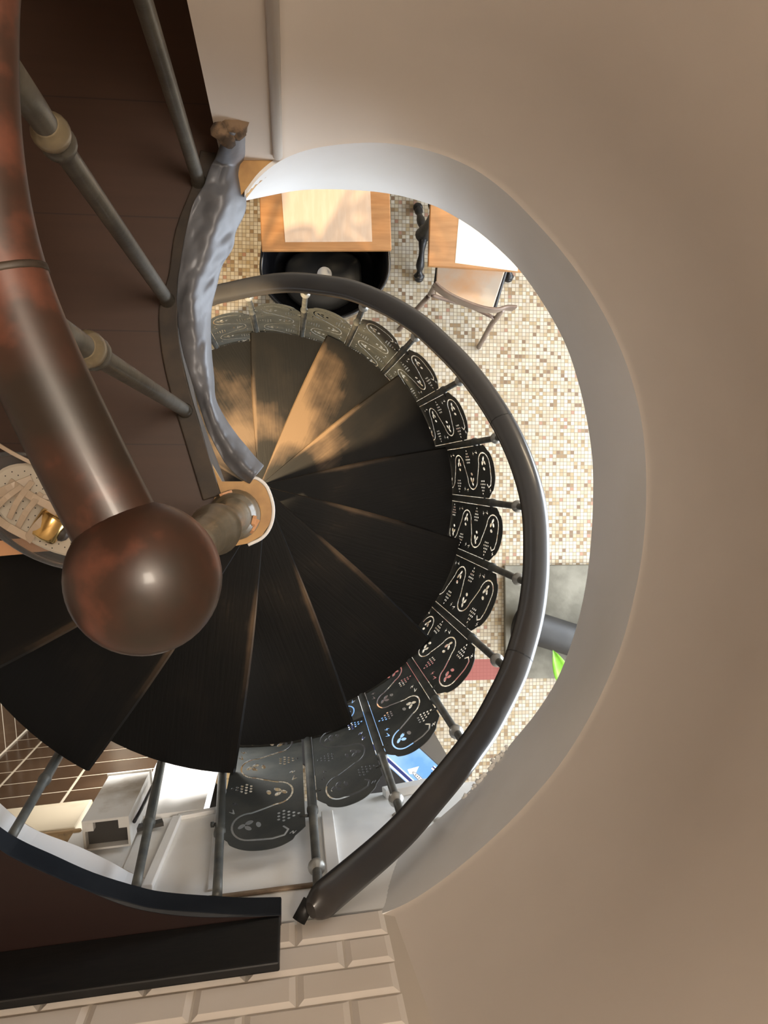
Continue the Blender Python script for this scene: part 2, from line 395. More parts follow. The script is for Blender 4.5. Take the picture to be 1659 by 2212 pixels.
# fascia between the ceiling void and the landing, with raised trims and a brown capping strip
bm = bmesh.new()
fx0 = onS(230, 1900).dot(SD); fx1 = onS(1010, 1800).dot(SD)
def sx(p): return p.dot(SD)
def Spt(x, z, off=0.): # point on plane S at coordinate x along SD
    b = PS0 + SD * (x - PS0.dot(SD)); return Vector((b.x, b.y, z)) + SN * off
def Sbox(bm, x0, x1, z0, z1, o0, o1, mi=0):
    c = [Spt(x0, z0, o0), Spt(x1, z0, o0), Spt(x1, z0, o1), Spt(x0, z0, o1)]
    hexa(bm, c + [flat(q, z1) for q in c], mi)
zf0 = onS(600, 1738).z
xa, xb = onS(300, 1760).x, onS(1030, 1700).x
xs = lambda u, v: onS(u, v).dot(SD)
Sbox(bm, xs(315, 1760), xs(1000, 1700) + .12, zf0, ZL - .004, -.03, 0)
Sbox(bm, xs(150, 1810), xs(315, 1760) + .002, onS(100, 1794, .006).z + .0, ZL - .004, -.03, -.002)
fas = obj('trim_3', bm, 'white'); tag(fas, kind='structure')
z_strip = onS(600, 1925).z
bm = bmesh.new(); Sbox(bm, xs(315, 1760), xs(800, 1890), z_strip - .006, z_strip + .006, 0, .007)
tag(bevel(obj('trim_4', bm, 'strip'), .004), kind='structure')
bm = bmesh.new()
def Sstrip(bm, a, b, w, th):   # raised strip from pixel a to pixel b on plane S
    A, B = onS(*a), onS(*b); d = (B - A).normalized(); s = d.cross(SN).normalized() * w / 2
    c = [A - s, A + s, B + s, B - s]; hexa(bm, c + [q + SN * th for q in c])
Sstrip(bm, (383, 1772), (318, 1925), .02, .012)
Sstrip(bm, (707, 1762), (722, 1900), .026, .012)
Sstrip(bm, (470, 1760), (455, 1925), .012, .004)
Sstrip(bm, (385, 1770), (480, 1752), .018, .010)
Sstrip(bm, (830, 1722), (980, 1693), .03, .02)
Sstrip(bm, (722, 1898), (800, 1880), .016, .012)
tag(bevel(obj('trim_5', bm, 'white'), .003), kind='structure')
# grime stains on the fascia (thin dried drips of plaster)
bm = bmesh.new()
for u, v in ((935, 1795), (950, 1772), (860, 1760), (905, 1752)):
    c_ = onS(u, v); 
    lathe(bm, [(0.0, -.004), (.014, 0), (.009, .004), (0, .006)], 9, c_, SN)
tag(obj('trim_6', bm, 'grimy', smooth=True), kind='structure')
# brown tiled wall + return wall in the corner
xw0 = xs(-330, 1800); xw1 = xs(322, 1690)
zcap = onS(100, 1742).z
bm = bmesh.new()
Sbox(bm, xw0, xw1, .0, zcap, -.05, -.004, 1)
org = Spt(xw1, zcap, -.004)
tiles(bm, org, -SD, -UPV, SN, 6, 18, .2, .1, .007, .0012, .001, off=False)
bw = tag(obj('wall_southwest', bm, ['browntile', 'browngrout']), kind='structure')
cw = onS(75, 1575); xc = Spt(xs(-70, 1700), 0).dot(SD)
bm = bmesh.new()
c0 = Spt(xc, 0, -.004)
c = [c0, c0 + SN * .9, c0 + SN * .9 - SD * .05, c0 - SD * .05]
hexa(bm, c + [flat(q, zcap) for q in c], 1)
tiles(bm, Spt(xc, zcap, 0.0), SN, -UPV, SD, 5, 18, .2, .1, .007, .0012, .001, off=False)
tag(obj('wall_west_niche', bm, ['browntile', 'browngrout']), kind='structure')
bm = bmesh.new(); ztop = onS(100, 1794, .006).z
Sbox(bm, xw0, xs(192, 1745), zcap, ztop, -.05, .006)
tag(bevel(obj('trim_7', bm, 'cream'), .004), kind='structure')
bm = bmesh.new(); Sbox(bm, xw0, xs(172, 1800), ztop, ztop + .012, -.05, .004)
tag(bevel(obj('trim_8', bm, 'rust'), .004), kind='structure')
# white panel beside the brown tiles
bm = bmesh.new(); Sbox(bm, xw1 + .002, xs(455, 1700), .0, zf0 - .002, -.03, .01)
tag(obj('wall_south_pier', bm, 'white'), kind='structure')

# ------------------------------------------------------------------ setting: upper floor
# landing boards, north-west part
ja = at(478, 345, 1.36)
poly_px = [(515, 1128), (470, 1065), (447, 1000), (420, 930), (392, 850), (372, 760), (372, 670), (388, 590), (400, 500), (430, 420), (452, 352), (478, 345)]
top = [at(u, v, 1.36) for u, v in poly_px]
Pn = Vector((ja.x, 1.9, ZL)); Pw = Vector((-1.5, 1.9, ZL)); Pw2 = flat(at(-1300, 1188, 1.36), ZL)
nose_l = at(0, 1188, 1.36)
Pw2 = Vector((-1.5, nose_l.y - (nose_l.x + 1.5) * 0.0, ZL))
top += [Pn, Pw, Pw2, nose_l]
bm = bmesh.new(); prism(bm, top, .06)
bmesh.ops.triangulate(bm, faces=[f_ for f_ in bm.faces if len(f_.verts) > 4])
tag(obj('floor_landing', bm, 'landing'), kind='structure')
bm = bmesh.new(); tt = [p - Vector((0, 0, .061)) for p in top]
prism(bm, tt, .17); bmesh.ops.triangulate(bm, faces=[f_ for f_ in bm.faces if len(f_.verts) > 4])
tag(obj('trim_9', bm, 'darkedge'), kind='structure')
# nosing of the landing (light wood lip seen at the left edge)
bm = bmesh.new()
na, nb = at(-60, 1190, 1.36), at(300, 1158, 1.36)
sweep(bm, [na, nb], [(-.012, -.03), (.012, -.03), (.012, 0.001), (-.012, 0.001)])
tag(obj('trim_10', bm, 'chip'), kind='structure')
# small bare corner beside the lead sheet
bm = bmesh.new(); prism(bm, [at(u, v, 1.362) for u, v in ((488, 344), (594, 346), (552, 382), (520, 422), (500, 430), (470, 400))], .04)
tag(obj('floor_corner', bm, 'ochre'), kind='structure')
# south-west ledge
nos_px = [(608, 1940), (530, 1941), (450, 1937), (362, 1930), (304, 1919), (200, 1887), (110, 1847), (50, 1820), (0, 1790), (-80, 1725), (-170, 1620)]
NOS = [flat(p, ZL) for p in crom([at(u, v, 1.408) for u, v in nos_px], 4)]
e0 = Spt(xs(612, 2003), ZL); 
W_ = [Spt(Spt(0, 0).dot(SD) + (-1.5 - Spt(0, 0).x), ZL)]
e0 = Vector((NOS[0].x, 0, 0)); k_ = (NOS[0].x - PS0.x) / SD.x; e0 = PS0 + SD * k_; e0.z = ZL
west = PS0 + SD * ((-1.5 - PS0.x) / SD.x); west.z = ZL
bm = bmesh.new()
top = NOS + [Vector((-1.5, NOS[-1].y, ZL)), west, e0]
prism(bm, top, .045); bmesh.ops.triangulate(bm, faces=[f_ for f_ in bm.faces if len(f_.verts) > 4])
tag(obj('floor_ledge', bm, 'ledge'), kind='structure')
ins_px = [(608, 1976), (530, 1979), (440, 1980), (350, 1972), (270, 1955), (200, 1927), (110, 1889), (50, 1862), (0, 1832), (-80, 1765), (-170, 1660)]
INS = crom([at(u, v, 1.355) for u, v in ins_px], 4)
bm = bmesh.new()
a = [bm.verts.new(p + Vector((0, 0, .006)) - (Vector((p.x - AX, p.y - AY, 0)).normalized() * .0015)) for p in NOS]; b = [bm.verts.new(p + Vector((0, 0, .004))) for p in INS]
a2 = [bm.verts.new(p - Vector((0, 0, .05)) + (Vector((p.x - AX, p.y - AY, 0)).normalized() * -.0015)) for p in NOS]
b2 = [bm.verts.new(p - Vector((0, 0, .05))) for p in INS]
for i in range(len(a) - 1):
    for A, B in ((a, b), (b, b2), (b2, a2), (a2, a)): bm.faces.new((A[i], A[i + 1], B[i + 1], B[i]))
bm.faces.new((a[0], b[0], b2[0], a2[0]))
nz_ = tag(bevel(obj('trim_11', bm, 'navy'), .004), kind='structure')
bm = bmesh.new()
zs = onS(608, 2091, .014).z
xe = e0.dot(SD); Sbox(bm, xe - 1.5, xe, ZL + .0005, zs, .0085, .024)
tag(bevel(obj('baseboard_south', bm, 'blackwood'), .003), kind='structure')

# curved shaft wall
WP = [p for p in UP[8:]]
cut = [i for i, p in enumerate(WP) if (p - PS0).dot(SN) < .004]
if cut: WP = WP[:cut[0]]
nw = at(478, 346, 1.36); nc = at(600, 346, 1.36)
zt = CZ + 1.2
bm = bmesh.new()
plan = [nw, nc] + WP + [corner_pt]
zl = [ZL, ZL + .012, ZL + .35, ZL + .8, ZL + 1.4, zt]
offs = [0, .006, .012, .016, .02, .02]
rings = []
cen = Vector((AX, AY, 0))
for z, o in zip(zl, offs):
    ring = []
    for i, p in enumerate(plan):
        d = Vector((p.x - AX, p.y - AY, 0)).normalized()
        if i < 2: d = Vector((0, 1, 0))
        wob = .004 * noise.noise(Vector((p.x * 4, p.y * 4, z * 3))) if z > ZL + .1 and i > 2 else 0
        ring.append(bm.verts.new(flat(p, z) + d * (o + wob)))
    rings.append(ring)
def ringz(z, k):
    out = []
    for i, p in enumerate(plan):
        d = Vector((0, 1, 0)) if i < 2 else Vector((p.x - AX, p.y - AY, 0)).normalized()
        out.append(bm.verts.new(flat(p, z) + d * k))
    return out
rings += [ringz(zt, .07), ringz(ZL, .07)]
for A, B in zip(rings, rings[1:] + rings[:1]):
    for i in range(len(plan) - 1): bm.faces.new((A[i], A[i + 1], B[i + 1], B[i]))
wl = obj('wall_east', bm, 'wall'); smooth_by_angle(wl, 50); tag(wl, kind='structure')
bm = bmesh.new(); tube(bm, [flat(nc, ZL + .02), flat(nc, zt)], .008, 14); tag(obj('trim_15', bm, 'wall', smooth=True), kind='structure')
# wall end beyond the jamb and the room walls upstairs
bm = bmesh.new(); a0 = flat(nw, ZL); 
hexa(bm, [a0, a0 + Vector((.086, .004, 0)), a0 + Vector((.086, 1.4, 0)), a0 + Vector((0, 1.4, 0))] + [flat(q, zt) for q in (a0, a0 + Vector((.086, .004, 0)), a0 + Vector((.086, 1.4, 0)), a0 + Vector((0, 1.4, 0)))])
tag(obj('wall_north_jamb', bm, 'wall'), kind='structure')
wallbox('wall_west_upper', (-1.55, .4, (ZL + zt) / 2), .1, 3.2, zt - ZL)
wallbox('wall_north_upper', (-.8, 1.95, (ZL + zt) / 2), 1.6, .1, zt - ZL)
wallbox('ceiling_upper', (-.4, .4, zt + .05), 3.0, 3.4, .1)

# crumbling plaster along the lower edge of the lip
bm = bmesh.new(); rnd = random.Random(3)
for i in range(26):
    t = i / 25; u = 1096 + (1004 - 1096) * t; v = 1612 + (1722 - 1612) * t
    c_ = at(u + rnd.uniform(-4, 5), v + rnd.uniform(-4, 5), 1.592); r = rnd.uniform(.003, .0065)
    q_ = bmesh.ops.create_icosphere(bm, subdivisions=1, radius=r, matrix=Matrix.Translation(c_))
    for w in q_['verts']: w.co += (w.co - c_) * .6 * noise.noise(w.co * 300)
tag(obj('trim_16', bm, 'grimy'), kind='structure')

# ------------------------------------------------------------------ spiral staircase
stair = empty('spiral_staircase', 'spiral staircase of black wooden treads with pierced iron side panels around one column', 'staircase')
TH0, DT, D0, RISE, HOFF, RT = math.radians(120.186), math.radians(27.088), 3.6519, .2084, .0331, .65
def tread(k):
    th = TH0 - k * DT; z = CZ - (D0 - k * RISE)
    e = Vector((math.cos(th), math.sin(th), 0)); c = Vector((-e.y, e.x, 0))
    th2 = th - DT
    nr, na = 16, 14
    ctr = Vector((AX, AY, z))
    # local frame: x along the nosing so wood grain follows each board
    bm = bmesh.new(); lay = bm.verts.layers.float.new('wear_lit')
    def P(r, t):
        # t=0 front line (offset line), t=1 back (radial line th2)
        rr = max(r, HOFF + .002)
        a0 = th + math.asin(min(1, HOFF / rr)); a1 = th2 - math.radians(2)
        a = a0 + (a1 - a0) * t
        bow = .008 * math.sin(PI * (r - .05) / .6) * (1 - t) ** 6
        return ctr + Vector((rr * math.cos(a), rr * math.sin(a), 0)) + c * bow
    rs = [.036 + (RT - .036) * i / nr for i in range(nr + 1)]
    ts = [0, .015, .04, .08, .14, .22, .3, .4, .5, .6, .7, .8, .9, 1.0]
    def wear_lit(r, t):
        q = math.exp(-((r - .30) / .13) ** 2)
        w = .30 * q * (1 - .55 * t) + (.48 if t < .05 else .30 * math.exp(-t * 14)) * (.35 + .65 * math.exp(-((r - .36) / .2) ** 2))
        if k <= 3: w += .30 * q + (.34, .06, .62, .02, .0)[min(4, max(0, k))] * (1 - math.exp(-((RT - r) / .05) ** 2)) * (.6 + .4 * math.sin(3 * t + k))  # lower boards lightened one by one: lamplight put into colour on top of wear
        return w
    th_ = .032
    top = []; bot = []
    for r in rs:
        A = []; B = []
        for t in ts:
            d = -.006 if t == 0 else 0
            v = bm.verts.new(P(r, t) + Vector((0, 0, d))); v[lay] = wear_lit(r, t); A.append(v)
            w = bm.verts.new(P(r, t) - Vector((0, 0, th_))); w[lay] = 0; B.append(w)
        top.append(A); bot.append(B)
    m_ = len(ts)
    for i in range(nr):
        for j in range(m_ - 1):
            bm.faces.new((top[i][j], top[i + 1][j], top[i + 1][j + 1], top[i][j + 1]))
            bm.faces.new((bot[i][j], bot[i][j + 1], bot[i + 1][j + 1], bot[i + 1][j]))
        bm.faces.new((top[i][0], bot[i][0], bot[i + 1][0], top[i + 1][0])); bm.faces.new((top[i][-1], top[i + 1][-1], bot[i + 1][-1], bot[i][-1]))
    for j in range(m_ - 1):
        bm.faces.new((top[-1][j], bot[-1][j], bot[-1][j + 1], top[-1][j + 1])); bm.faces.new((top[0][j], top[0][j + 1], bot[0][j + 1], bot[0][j]))
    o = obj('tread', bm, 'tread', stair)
    # turn object space so local x runs along the nosing
    Mx = Matrix.Translation(ctr) @ Matrix.Rotation(th, 4, 'Z')
    o.data.transform(Mx.inverted()); o.matrix_local = Mx
    # shift grain per board
    return o
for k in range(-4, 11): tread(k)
# column under the newel
bm = bmesh.new(); lathe(bm, [(.06, .0), (.06, .03), (.033, .05), (.033, CZ - 1.62)], 20, Vector((AX, AY, 0)))
obj('column', bm, 'iron', stair, True)

# handrail
rail_px = [(450, 642), (500, 629), (542, 620), (592, 612), (642, 610), (700, 616), (760, 627), (832, 656), (900, 697), (952, 742), (1002, 793), (1046, 849), (1084, 908), (1112, 962), (1133, 1015), (1149, 1070), (1157, 1125), (1159, 1190), (1157, 1250), (1148, 1320), (1132, 1385), (1110, 1452), (1080, 1515), (1048, 1573), (1012, 1624), (972, 1675), (927, 1728), (880, 1783), (830, 1832), (770, 1884), (715, 1930), (672, 1967)]
RP = [atR(u, v, .662) for u, v in rail_px]
th = [math.atan2(p.y - AY, p.x - AX) for p in RP]
# fair the heights so the rail climbs evenly
zz = np.array([p.z for p in RP]); tt_ = np.array(th)
pf = np.polyfit(tt_, zz, 5); 
pre = []
for d in (48, 36, 24, 12):
    a = th[0] + math.radians(d); pre.append(Vector((AX + .662 * math.cos(a), AY + .662 * math.sin(a), zz[0] - .0077 * d)))
R2 = pre + [Vector((p.x, p.y, .5 * p.z + .5 * float(np.polyval(pf, t)))) for p, t in zip(RP, th)]
# keep each point on its own sight line
R3 = pre[:]
for p, (u, v) in zip(R2[4:], rail_px):
    d = ray(u, v); D = CZ - p.z; R3.append(Vector((d.x * D, d.y * D, p.z)))
R3 = crom(R3, 4)
prof = [(-.031, -.004), (-.028, .010), (-.017, .019), (0, .022), (.017, .019), (.028, .010), (.031, -.004), (.027, -.013), (.019, -.014), (.016, -.022), (-.016, -.022), (-.019, -.014), (-.027, -.013)]
bm = bmesh.new()
L = len(R3); sc = [1.0] * L; sc[-1] = .45; sc[-2] = .8; sc[-3] = .95
sweep(bm, R3, prof, scale=sc)
hr = obj('handrail', bm, 'rail', stair); smooth_by_angle(hr, 40)
# bracket at the wall end
bm = bmesh.new(); e_ = R3[-2]
tube(bm, [e_ - Vector((.01, 0, .02)), onS(645, 1990, .01)], .012, 10)
obj('rail_bracket', bm, 'blackwood', stair, True)
# thin joint bands of the rail
for fr in (.46, .70):
    i = int(fr * L); bm = bmesh.new(); d = (R3[i + 1] - R3[i]).normalized()
    sweep(bm, [R3[i] - d * .0012, R3[i] + d * .0012], [(a * 1.012, b * 1.012) for a, b in prof]); o = obj('rail_joint', bm, 'blackwood', stair)

# balusters
bt = [(455, 690), (537, 640), (660, 633), (787, 660), (903, 722), (1008, 815), (1085, 944), (1128, 1095), (1133, 1257), (1095, 1445), (1008, 1615), (875, 1785), (688, 1930)]
def baluster_mesh(L, ring, sleeve):
    bm = bmesh.new()
    pr = [(.0105, -L), (.0105, -sleeve - .012), (.0124, -sleeve - .010), (.0124, -sleeve + .004), (.0092, -sleeve + .008), (.0085, -ring - .022), (.0085, -ring + .03), (.0088, 0)]
    lathe(bm, pr, 16); me = bpy.data.meshes.new('baluster'); bmesh.ops.recalc_face_normals(bm, faces=bm.faces); bm.to_mesh(me); bm.free()
    for q in me.polygons: q.use_smooth = True
    me.materials.append(M['post']); return me
bmesh_main = baluster_mesh(1.04, .105, .36)
ring_bm = bmesh.new(); lathe(ring_bm, [(.0080, -.018)] + [(.0095 + .0065 * math.sin(PI * t / 8), -.016 + .032 * t / 8) for t in range(9)] + [(.008, .018)], 16)
ring_o = obj('collar', ring_bm, 'knobs', stair, True); ring_me = ring_o.data; bpy.data.objects.remove(ring_o)
TH = []
def rail_z(a):
    best = min(R3, key=lambda p: abs(math.atan2(p.y - AY, p.x - AX) - a) if p.y - AY > -.66 * 1.1 else 9)
    return best.z
for i, (u, v) in enumerate(bt):
    p = atR(u, v, .657)
    a = math.atan2(p.y - AY, p.x - AX)
    if i == 0: a = TH[0] if TH else a
    TH.append(a)
TH[0] = TH[1] + math.radians(16)
for a in TH:
    pos = Vector((AX + .657 * math.cos(a), AY + .657 * math.sin(a), rail_z(a) - .012))
    o = bpy.data.objects.new('baluster', bmesh_main); COL.objects.link(o); o.parent = stair; o.location = pos
    c = bpy.data.objects.new('collar', ring_me); COL.objects.link(c); c.parent = o; c.location = (0, 0, -.105)
# three that end under the ledge
low_me = baluster_mesh(.78, .09, .26)
for (tu, tv), (bu, bv) in (((469, 1936), (480, 1680)), ((293, 1920), (350, 1640)), ((20, 1815), (122, 1640))):
    a = atR(tu, tv, .655); a = at(tu, tv, 1.412); b = atR(bu, bv, .665)
    d = (a - b).normalized()
    o = bpy.data.objects.new('baluster', low_me); COL.objects.link(o); o.parent = stair; o.location = a
    o.rotation_mode = 'QUATERNION'; o.rotation_quaternion = UPV.rotation_difference(d)
    TH.append(math.atan2(b.y - AY, b.x - AX))

# pierced side panel
HW = .0815; VH = .74
def panel_mesh():
    nu, nv = 84, 330
    us = np.linspace(-HW, HW, nu); vs = np.linspace(-.002, VH, nv)
    U, V = np.meshgrid(us, vs, indexing='ij')
    top = .070 * (np.abs(U) / HW) ** 2.4 + .010 * (np.abs(U) > .056) * np.clip((np.abs(U) - .056) / .006, 0, 1) ** 2
    Fv = np.minimum(V - top, .02) * .6
    holes = np.full(U.shape, 1.0)
    def stroke(pts, w0, w1):
        nonlocal holes
        n = len(pts)
        for i in range(n - 1):
            a, b = np.array(pts[i]), np.array(pts[i + 1]); d = b - a; q = d[0] ** 2 + .16 * d[1] ** 2
            t = np.clip(((U - a[0]) * d[0] + .16 * (V - a[1]) * d[1]) / q, 0, 1)
            s = (i + t) / (n - 1); w = w0 + (w1 - w0) * np.abs(2 * s - 1)
            holes = np.minimum(holes, np.hypot(U - a[0] - t * d[0], .40 * (V - a[1] - t * d[1])) - w)
    def ell(u, v, a, b, r=0.):
        nonlocal holes
        c, s = math.cos(r), math.sin(r); X = (U - u) * c + (V - v) * s; Y = -(U - u) * s + (V - v) * c
        holes = np.minimum(holes, (np.sqrt((X / a) ** 2 + (Y / b) ** 2) - 1) * min(a, b))
    P = .345
    vine = [(.040, .098), (.049, .080), (.042, .056), (.020, .047)]
    for i, (v0, side) in enumerate(((.115, -1), (.285, 1), (.455, -1), (.625, 1))):
        for t in np.linspace(-PI / 2, PI / 2, 15): vine.append((side * (.024 + .034 * math.cos(t)), v0 + .066 * math.sin(t)))
        # flower
        fu = -side * -.012 * 1 + side * .008; fv = v0 + .004
        ell(fu + side * .020, fv - .004, .0055, .014, .3 * side); ell(fu + side * .007, fv - .013, .0060, .0130, -.3 * side)
        ell(fu + side * .006, fv + .014, .0068, .013, .3 * side); ell(fu - side * .012, fv + .002, .0048, .0150, .1)
        # grapes at the open side of the loop
        gu, gv = -side * .047, v0 + .036
        for r_, cnt in enumerate((3, 4, 3, 2, 1)):
            for c_ in range(cnt):
                ell(gu + (r_ - 1.7) * -side * .0098, gv + (c_ - (cnt - 1) / 2) * .0165, .0031, .0066, .0)
        stroke([(-side * .064, v0 - .048), (-side * .058, v0 - .060), (-side * .058, v0 - .046), (-side * .052, v0 - .056)], .0011, .0011)
        stroke([(side * .068, v0 + .075), (side * .058, v0 + .066), (side * .062, v0 + .092)], .0016, .0010)
    stroke(vine, .0020, .0020)
    Fv = np.minimum(Fv, holes)
    bm = bmesh.new(); cache = {}
    Rp = .657
    def pos(u, v):
        a = -u / Rp; return Vector((Rp * math.cos(a), Rp * math.sin(a), -v))
    def gv_(i, j):
        k = (i, j)
        if k not in cache: cache[k] = bm.verts.new(pos(us[i], vs[j]))
        return cache[k]
    def ev(a, b):
        k = (a, b) if a < b else (b, a)
        if k not in cache:
            fa, fb = Fv[k[0]], Fv[k[1]]; t = fa / (fa - fb); t = min(.98, max(.02, t))
            cache[k] = bm.verts.new(pos(us[k[0][0]] + t * (us[k[1][0]] - us[k[0][0]]), vs[k[0][1]] + t * (vs[k[1][1]] - vs[k[0][1]])))
        return cache[k]
    ins = Fv > 0
    for i in range(nu - 1):
        for j in range(nv - 1):
            q = ((i, j), (i + 1, j), (i + 1, j + 1), (i, j + 1))
            s = [ins[x] for x in q]
            if not any(s): continue
            if all(s): bm.faces.new([gv_(*x) for x in q]); continue
            out = []
            for a in range(4):
                b = (a + 1) % 4
                if s[a]: out.append(gv_(*q[a]))
                if s[a] != s[b]: out.append(ev(q[a], q[b]))
            if len(out) >= 3: bm.faces.new(out)
    me = bpy.data.meshes.new('side_panel'); bm.to_mesh(me); bm.free(); me.materials.append(M['iron'])
    for q in me.polygons: q.use_smooth = False
    return me
pm = panel_mesh()
tops = [(500, 668), (605, 656), (705, 672), (833, 704), (933, 792), (1003, 895), (1077, 1015), (1093, 1140), (1086, 1270), (1035, 1430), (960, 1580), (795, 1725), (580, 1833)]
pin_bm = bmesh.new(); tube(pin_bm, [Vector((0, 0, 0)), Vector((0, .022, 0))], .0035, 8); lathe(pin_bm, [(0, -.004), (.006, -.003), (.006, .003), (0, .004)], 8, Vector((0, .024, 0)), Vector((0, 1, 0)))
po = obj('panel_pin', pin_bm, 'iron', stair, True); pin_me = po.data; bpy.data.objects.remove(po)
TB = sorted(TH[:13], reverse=True) + [TH[13]]
for i in range(13):
    a = (TB[i] + TB[i + 1]) / 2
    p = atR(*tops[i], .657)
    zfit = CZ - (1.585 + (math.degrees(a) + 85.9) * .00774)
    z = .6 * p.z + .4 * zfit if i else zfit
    span = abs(TB[i + 1] - TB[i])
    o = bpy.data.objects.new('side_panel', pm); COL.objects.link(o); o.parent = stair
    o.location = (AX, AY, z); o.rotation_euler = (0, 0, a)
    o.scale = (1, (-1 if i >= 9 else 1) * min(1.08, max(.85, (span * .657 - .024) / (2 * HW))), 1)
    md = o.modifiers.new('thick', 'SOLIDIFY'); md.thickness = .0012; md.offset = 0
    for s in (-1, 1):
        q = bpy.data.objects.new('panel_pin', pin_me); COL.objects.link(q); q.parent = o
        q.location = (.657 * math.cos(s * HW / .657), s * (HW - .010) if s > 0 else -(HW - .010), -.13)
        if s < 0: q.rotation_euler = (0, 0, PI)

# ------------------------------------------------------------------ guard rail of the landing
guard = empty('landing_guardrail', 'landing guardrail with worn red-brown handrail, round end knob and slanting iron posts', 'railing')
newel_b = Vector((AX + .003, AY + .002, ZL))
bm = bmesh.new()
lathe(bm, [(.037, .004), (.041, .016), (.040, .03), (.036, .040), (.0365, .050), (.034, .062), (.028, .068), (.0265, .075), (.029, .082), (.0265, .09), (.022, .11), (.0205, .20), (.021, .30), (.0255, .325), (.030, .355), (.0305, .385), (.0275, .42), (.023, .44), (.021, .60), (.020, .83)], 28, newel_b)
nwl = obj('newel_post', bm, 'oldpost', guard, True)
for a, z, s in ((-.5, .052, 1.), (1.9, .045, .8), (-1.2, .022, .9), (-.25, .064, .7)):
    d = Vector((math.cos(a), math.sin(a), 0)); r = .0372 if z < .06 else .0335
    bm = bmesh.new()
    c_ = newel_b + d * r + Vector((0, 0, z)); sidev = Vector((-d.y, d.x, 0))
    v = [bm.verts.new(c_ + sidev * x * s + Vector((0, 0, y * s)) + d * .002) for x, y in ((-.012, -.003), (.004, -.006), (.013, .001), (.006, .006), (-.006, .004))]
    w = [bm.verts.new(q.co - d * .006) for q in v]
    bm.faces.new(v); bm.faces.new(list(reversed(w)))
    for i in range(5): bm.faces.new((v[i], v[(i + 1) % 5], w[(i + 1) % 5], w[i]))
    obj('paint_chip', bm, 'chip', nwl)
# ochre foot plate with its arm along the edge
arm = [(404, 893), (418, 905), (436, 950), (455, 1000), (478, 1040), (520, 1040), (553, 1034), (575, 1055), (588, 1094), (584, 1130), (566, 1157), (535, 1174), (499, 1181), (470, 1170), (452, 1130), (460, 1085), (468, 1062), (440, 1010), (416, 955)]
bm = bmesh.new(); prism(bm, [at(u, v, 1.352) for u, v in arm], .02)
bmesh.ops.triangulate(bm, faces=[f_ for f_ in bm.faces if len(f_.verts) > 4])
obj('foot_plate', bm, 'ochre', guard)
bm = bmesh.new()
rim = crom([at(u, v, 1.351) for u, v in [(540, 1033), (556, 1034), (577, 1053), (590, 1094), (586, 1132), (568, 1160), (536, 1177)]], 5)
tube(bm, rim, .0028, 8); obj('plate_rim', bm, 'whitedisc', guard, True)
# knob and handrail
KB = at(311, 1249, .50)
bm = bmesh.new(); bmesh.ops.create_uvsphere(bm, u_segments=48, v_segments=32, radius=.0455)
for v in bm.verts:
    v.co += KB; 
knob = obj('end_knob', bm, 'varnish', guard, True)
gp = [(330, -1050, .5), (170, -800, .5), (60, -560, .5), (-20, -300, .5), (-58, -80, .5), (-66, 120, .5), (-55, 320, .5), (-25, 500, .5), (20, 650, .5), (78, 790, .5), (140, 920, .5), (205, 1050, .5), (290, 1215, .5)]
G = crom([at(*q) for q in gp], 6)
gprof = circ(.0262, 20, .022)
bm = bmesh.new(); sweep(bm, G, gprof); gr = obj('handrail', bm, 'varnish', guard, True)
j = min(range(len(G)), key=lambda i: (G[i] - at(4, 612, .5)).length)
bm = bmesh.new(); d = (G[j + 1] - G[j - 1]).normalized()
sweep(bm, [G[j] - d * .0022, G[j] - d * .0008, G[j] + d * .0008, G[j] + d * .0022], [(a * 1.03, b * 1.03) for a, b in gprof], scale=[.985, 1, 1, .985]); obj('rail_joint', bm, 'darkedge', guard, True)
# posts
gl = .86
pr = [(.0125, .0), (.0125, .012), (.0105, .02), (.0100, .20), (.0095, .6), (.0095, .615)] + [(.0100 + .0052 * math.sin(PI * t / 8), .618 + .03 * t / 8) for t in range(9)] + [(.0095, .652), (.0105, .70), (.0112, gl - .012)]
bm = bmesh.new(); lathe(bm, pr, 18); me = bpy.data.meshes.new('baluster'); bmesh.ops.recalc_face_normals(bm, faces=bm.faces); bm.to_mesh(me); bm.free(); me.materials.append(M['guardpost'])
for q in me.polygons: q.use_smooth = True
cb = bmesh.new(); lathe(cb, [(.0102, -.017)] + [(.0108 + .0050 * math.sin(PI * t / 8), -.015 + .03 * t / 8) for t in range(9)] + [(.0102, .017)], 20)
co_ = obj('collar', cb, 'oldpost', guard, True); cme = co_.data; bpy.data.objects.remove(co_)
for (u, v) in ((431, 397), (364, 652), (402, 888)):
    b = at(u, v, 1.36)
    o = bpy.data.objects.new('baluster', me); COL.objects.link(o); o.parent = guard; o.location = b
    c = bpy.data.objects.new('collar', cme); COL.objects.link(c); c.parent = o; c.location = (0, 0, .655)
# dark trim along the landing edge
bm = bmesh.new()
tr = crom([at(u, v, 1.352) for u, v in ((455, 330), (440, 400), (402, 500), (386, 600), (366, 670), (372, 760), (392, 850), (416, 930), (440, 1010), (460, 1075))], 5)
sweep(bm, tr, [(-.014, -.008), (.016, -.008), (.016, .004), (-.014, .006)])
tag(bevel(obj('trim_12', bm, 'darkedge'), .002), kind='structure')

